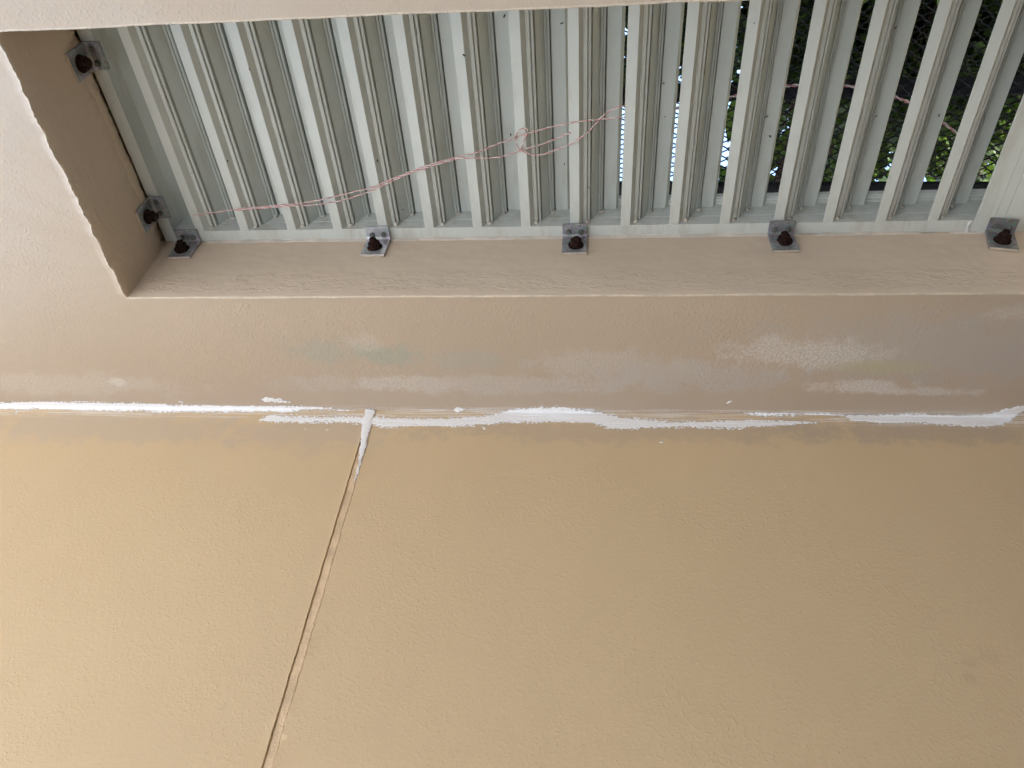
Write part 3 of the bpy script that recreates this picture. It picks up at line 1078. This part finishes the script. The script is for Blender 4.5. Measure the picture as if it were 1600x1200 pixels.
# loose flecks
for k, (px, py, lb) in enumerate(((283, 628, 'tiny white fleck of sealant above the straight band'), (1034, 691, 'tiny white fleck on the ceiling below the wavy smear'),
                                  (1140, 628, 'tiny white scratch of sealant on the wall above the smear gap'), (756, 669, 'tiny white fleck hanging under the wavy smear'),
                                  (26, 644, 'tiny white drip under the straight sealant band'))):
    bm = bmesh.new()
    bmesh.ops.create_icosphere(bm, subdivisions=2, radius=1.0)
    g = random.Random(k)
    for q in bm.verts: q.co *= 1 + g.uniform(-.35, .35)
    onw = py < seam_y(px)
    p = on_y(px, py, 0) if onw else on_z(px, py, ZC)
    sx = (0.005, 0.004, 0.006, 0.0035, 0.004)[k]
    bmesh.ops.scale(bm, verts=bm.verts[:], vec=(sx, 0.0008, 0.0018) if onw else (sx, 0.0018, 0.0008))
    bmesh.ops.rotate(bm, verts=bm.verts[:], matrix=Matrix.Rotation((0.4, 0, -0.7, 0.9, 1.2)[k], 3, 'Y' if onw else 'Z'))
    bmesh.ops.translate(bm, verts=bm.verts[:], vec=Vector(p))
    o = link('sealant_fleck', bm_mesh('sealant_fleck', bm, True), M_SEALT)
    tag(o, lb, 'sealant', 'white sealant smeared along the ceiling corner')


# ------------------------------------------------------------------ pink and white twine
def build_twine():
    D = lambda px, py, d: on_y(px, py, YF + d)
    fr = -0.0028
    p1 = [D(303, 337, 0.004), D(306, 336, fr)] + [D(x, y, fr) for x, y in ((335, 332), (366, 327.5), (420, 322), (470, 317.5), (515, 309), (560, 298), (585, 291.5), (620, 276.5), (660, 261.5),
          (700, 249), (740, 239.5), (775, 226), (805, 215), (830, 207), (865, 197.5), (900, 191), (940, 186), (970, 183.5))] + [D(980, 183, 0.012), D(992, 180, 0.05), D(1010, 177, 0.085)]
    p2 = [D(x, y, fr - 0.0012) for x, y in ((368, 329), (392, 326.5), (440, 323), (490, 320), (530, 314), (570, 302), (600, 289), (640, 271), (680, 258), (715, 248), (740, 247.5), (770, 246.5), (798, 241),
          (813, 235.5), (830, 241.5), (850, 240.5), (870, 233.5), (887, 227), (905, 217), (920, 205), (931, 193), (945, 178.5), (960, 169.5), (972, 166))] + [D(980, 165, 0.012), D(990, 166, 0.05), D(1004, 168, 0.085)]
    p3 = [D(x, y, fr - 0.002) for x, y in ((812, 235), (826, 231.5), (840, 228), (860, 220.5), (876, 214), (892, 207.5))]
    p4 = [D(x, y, fr - 0.002) for x, y in ((813, 236), (807, 226), (805, 214), (809, 205), (816, 201), (823, 202), (824, 208), (819, 219), (813, 234))]
    p5 = [D(x, y, 0.085) for x, y in ((1004, 168), (1010, 177))] + [D(x, y, 0.10) for x, y in ((1062, 169), (1108, 158), (1152, 149), (1200, 138), (1245, 133), (1290, 132.5), (1330, 135), (1375, 143),
          (1400, 152), (1428, 164), (1455, 180), (1490, 204))] + [D(1520, 228, 0.085)]
    root = empty('twine', tuple(p1[0]), 'pink and white twisted twine looped along the front of the louvre slats', 'twine')
    inv = Matrix.Translation(-Vector(p1[0]))
    strands = {0: ([], []), 1: ([], [])}
    for path, r, tw in ((p1, 0.0006, 0.016), (p2, 0.0006, 0.019), (p3, 0.0006, 0.014), (p4, 0.0006, 0.02), (p5, 0.0012, 0.02)):
        pts = resample(path, 0.0016)
        s = 0.0
        for q in (0, 1):
            out = []
            s = 0.0
            wob = smooth_noise(len(pts), 9, 0.0006, 71 + q)
            for i, p in enumerate(pts):
                if i: s += np.linalg.norm(p - pts[i - 1])
                t = pts[min(i + 1, len(pts) - 1)] - pts[max(i - 1, 0)]
                t = t / (np.linalg.norm(t) + 1e-9)
                a = np.cross(t, (0, 1, 0)); a /= np.linalg.norm(a) + 1e-9
                b = np.cross(t, a)
                th = 2 * math.pi * s / tw + q * math.pi
                out.append(p + (a * math.cos(th) + b * math.sin(th)) * r * 0.95 + np.array([0, 0, wob[i]]))
            tube(strands[q][0], strands[q][1], out, r, 6)
    for q, nm, mt in ((0, 'pink_strand', M_PINK), (1, 'pale_strand', M_PALE)):
        o = link(nm, mesh_pydata(nm, strands[q][0], strands[q][1], True), mt, root)
        o.matrix_parent_inverse = inv


build_twine()

# dead midges and grit stuck to the slats
bug_spots = [(390, 108, 0.0), (1178, 36, 0.0), (820, 35, 0.03), (878, 36, 0.05), (1037, 130, 0.052), (1039, 182, 0.052), (1198, 182, 0.052), (1399, 43, 0.03), (1369, 181, 0.04), (1467, 180, 0.052),
             (920, 293, 0.012), (590, 251, 0.0), (356, 251, 0.0), (300, 270, 0.006), (725, 86, 0.0), (788, 25, 0.05), (630, 327, 0.02), (882, 256, 0.052), (798, 210, 0.05), (1203, 213, 0.05)]
bv = bmesh.new()
bmesh.ops.create_icosphere(bv, subdivisions=1, radius=1.0)
bugm = bm_mesh('midge', bv, True)
bugm.materials.append(M_DARK)
for k, (px, py, d) in enumerate(bug_spots):
    p = on_y(px, py, YF + d)
    o = link('midge', bugm)
    o.location = tuple(p + np.array([0, -0.0008, 0]))
    o.scale = (0.0009 * rnd.uniform(.7, 1.5), 0.0008, 0.0016 * rnd.uniform(.7, 2.0))
    o.rotation_euler = (0, rnd.uniform(-1.2, 1.2), 0)
    tag(o, 'tiny dark midge stuck on the louvre slats', 'insect', 'dead midges on the louvre')

# ------------------------------------------------------------------ outside: chain-link fence, trees
YFEN = 2.1


def build_fence():
    root = empty('chain_link_fence', (-1.0, YFEN, 0), 'dark chain-link fence with pipe rails behind the louvre', 'fence')
    inv = Matrix.Translation((1.0, -YFEN, 0))
    z1 = on_y(1062, 155, YFEN)[2]
    z2 = on_y(1062, 297, YFEN)[2]

    def part(name, v, f, mat):
        o = link(name, mesh_pydata(name, v, f, True), mat, root)
        o.matrix_parent_inverse = inv
    def along(a, b):
        pa, pb = on_y(*a, YFEN + 0.05), on_y(*b, YFEN + 0.05)
        k = (pb[2] - pa[2]) / (pb[0] - pa[0])
        return [(x, YFEN + 0.05, pa[2] + k * (x - pa[0])) for x in (-4.5, -2.0, 1.5)]
    for pl, r in ((along((1062, 145), (1530, 134)), 0.036), (along((1030, 296), (1500, 297)), 0.036), ([(-4.5, YFEN + 0.05, 0.6), (1.5, YFEN + 0.05, 0.6)], 0.03)):
        v, f = [], []
        tube(v, f, pl, r, 12)
        part('rail', v, f, M_PIPE)
    for xx in (-3.9, -1.95, -0.42, 1.4):
        v, f = [], []
        tube(v, f, [(xx, YFEN + 0.12, 0), (xx, YFEN + 0.12, z2 + 0.05)], 0.035, 12)
        part('post', v, f, M_PIPE)
    # woven wires: each a flattened zig-zag helix standing upright
    v, f = [], []
    a, h = 0.030, 0.043
    zlo, zhi = 2.2, z2
    for i, x in enumerate(np.arange(-2.6, 0.5, a)):
        pts = []
        n = int((zhi - zlo) / (h / 2))
        for k in range(n):
            sgn = 1 if (k + i) % 2 else -1
            pts.append((x + sgn * a * 0.56, YFEN + 0.006 * sgn, zlo + k * h / 2))
            pts.append((x + sgn * a * 0.50, YFEN - 0.004 * sgn, zlo + k * h / 2 + h * 0.10))
        tube(v, f, pts, 0.0032, 5)
    part('wire_mesh', v, f, M_FENCE)


build_fence()


def leaf_mesh(pts_dirs, L, Wd, seed, name, droop=0.2):
    g = random.Random(seed)
    v, f = [], []
    for p, d in pts_dirs:
        d = Vector(d).normalized()
        s = d.cross(Vector((g.uniform(-1, 1), g.uniform(-1, 1), g.uniform(-.4, 1))))
        if s.length < 1e-3: continue
        s.normalize()
        l = L * g.uniform(.6, 1.25); w = Wd * g.uniform(.7, 1.2)
        b = len(v)
        p = Vector(p)
        up = s.cross(d)
        v += [p, p + d * l * .45 + s * w + up * w * .3, p + d * l - Vector((0, 0, l * droop)), p + d * l * .45 - s * w + up * w * .3]
        f += [(b, b + 1, b + 2), (b, b + 2, b + 3)]
    return mesh_pydata(name, v, f)


def build_tree(c, rad, n, seed, label, L=0.09, Wd=0.022, mat=M_LEAF, name='broadleaf_tree', hole=None):
    """c: crown centre, rad: crown radii; leaves hang in clumps along twigs"""
    g = random.Random(seed)
    root = empty(name, (c[0], c[1], 0), label, 'tree', 'trees behind the fence')
    inv = Matrix.Translation((-c[0], -c[1], 0))
    v, f = [], []
    base = Vector((c[0], c[1], 0)); top = Vector((c[0] + g.uniform(-.15, .15), c[1], c[2] + rad[2] * .4))
    tr = [tuple(base.lerp(top, t) + Vector((math.sin(t * 5 + seed) * .05, math.cos(t * 4) * .04, 0))) for t in np.linspace(0, 1, 9)]
    tube(v, f, tr, [0.09 * (1 - .7 * t) for t in np.linspace(0, 1, 9)], 10)
    twigs = []
    for k in range(46):
        st = Vector(tr[g.randint(4, 8)])
        while True:
            q = Vector((g.uniform(-1, 1), g.uniform(-1, 1), g.uniform(-1, 1)))
            if .25 < q.length < 1: break
        en = Vector((c[0] + q.x * rad[0], c[1] + q.y * rad[1], c[2] + q.z * rad[2]))
        if hole and hole(en): continue
        mp = st.lerp(en, .5) + Vector((g.uniform(-.1, .1), g.uniform(-.1, .1), g.uniform(0, .15)))
        pl = [tuple(st.lerp(mp, t * 2) if t < .5 else mp.lerp(en, t * 2 - 1)) for t in (0, .25, .5, .75, 1)]
        tube(v, f, pl, [.018, .014, .010, .007, .003], 5)
        twigs.append((st, mp, en))
    t_o = link('trunk', mesh_pydata('trunk', v, f, True), M_BARK, root)
    t_o.matrix_parent_inverse = inv
    pd = []
    while len(pd) < n:
        st, mp, en = g.choice(twigs)
        t = g.uniform(.35, 1.05)
        p = st.lerp(mp, t * 2) if t < .5 else mp.lerp(en, t * 2 - 1)
        p = p + Vector((g.gauss(0, .09), g.gauss(0, .09), g.gauss(0, .09)))
        if hole and hole(p): continue
        pd.append((p, (g.uniform(-1, 1), g.uniform(-1, 1), g.uniform(-1, .5))))
    cr = link('crown', leaf_mesh(pd, L, Wd, seed, 'crown'), mat, root)
    cr.matrix_parent_inverse = inv


def sky_gap(p):
    """the clearing between two trees through which the sky shows"""
    q = np.array(p) - CAM
    t = q / q[1]
    return -0.198 < t[0] < 0.08 and t[2] > 0.425


build_tree((-1.55, 3.0, 3.0), (0.75, 0.6, 0.95), 9000, 1, 'dark dense leafed tree behind the fence seen between the middle slats', hole=sky_gap)
build_tree((-2.5, 3.3, 3.1), (0.9, 0.7, 1.1), 9000, 2, 'dark tree behind the fence seen between the slats near the mullion', hole=sky_gap)
build_tree((-0.35, 3.5, 2.55), (0.8, 0.6, 0.6), 6000, 3, 'low dark tree behind the fence below the bright clearing', hole=sky_gap)
build_tree((-0.50, 3.0, 2.75), (0.75, 0.45, 0.8), 8000, 6, 'dark tree behind the fence just under the bright clearing', hole=sky_gap)
build_tree((-3.0, 6.4, 4.5), (1.9, 0.8, 1.8), 9000, 4, 'tall tree standing furthest behind the fence', L=0.20, Wd=0.06, hole=sky_gap)
for k, (x, y) in enumerate(((-4.2, 4.0), (-1.4, 4.4), (1.6, 4.0))):  # unseen crowns added overhead to shade the trees and fence below
    build_tree((x, y, 6.9), (1.7, 1.6, 1.2), 5000, 20 + k, ('unseen high tree added to shade the fence beyond the mullion', 'unseen high tree added to shade the middle of the fence',
               'unseen high tree added to shade the fence at the jamb side')[k], L=0.34, Wd=0.10)


def build_bamboo():
    g = random.Random(9)
    c = on_y(1440, -10, 1.55)
    root = empty('grassy_plant', (c[0], c[1], 0), 'green grassy leaved plant between the slats near the sill', 'plant')
    inv = Matrix.Translation((-c[0], -c[1], 0))
    v, f = [], []
    pd = []
    for k in range(9):
        x = c[0] + g.uniform(-.28, .28); y = c[1] + g.uniform(-.1, .15)
        hgt = c[2] + g.uniform(-.12, .06)
        pl = [(x + math.sin(t * 2 + k) * .03, y, hgt * t) for t in np.linspace(0, 1, 7)]
        tube(v, f, pl, [0.008 * (1 - .6 * t) for t in np.linspace(0, 1, 7)], 6)
        for q in range(34):
            z = hgt - abs(g.gauss(0, .3))
            th = g.uniform(0, 6.28)
            pd.append(((x, y, z), (math.cos(th), math.sin(th), g.uniform(-.3, 1.2))))
    o = link('stem', mesh_pydata('stem', v, f, True), M_BLADE, root); o.matrix_parent_inverse = inv
    o = link('crown', leaf_mesh(pd, 0.24, 0.008, 5, 'crown', 0.25), M_BLADE, root); o.matrix_parent_inverse = inv


build_bamboo()
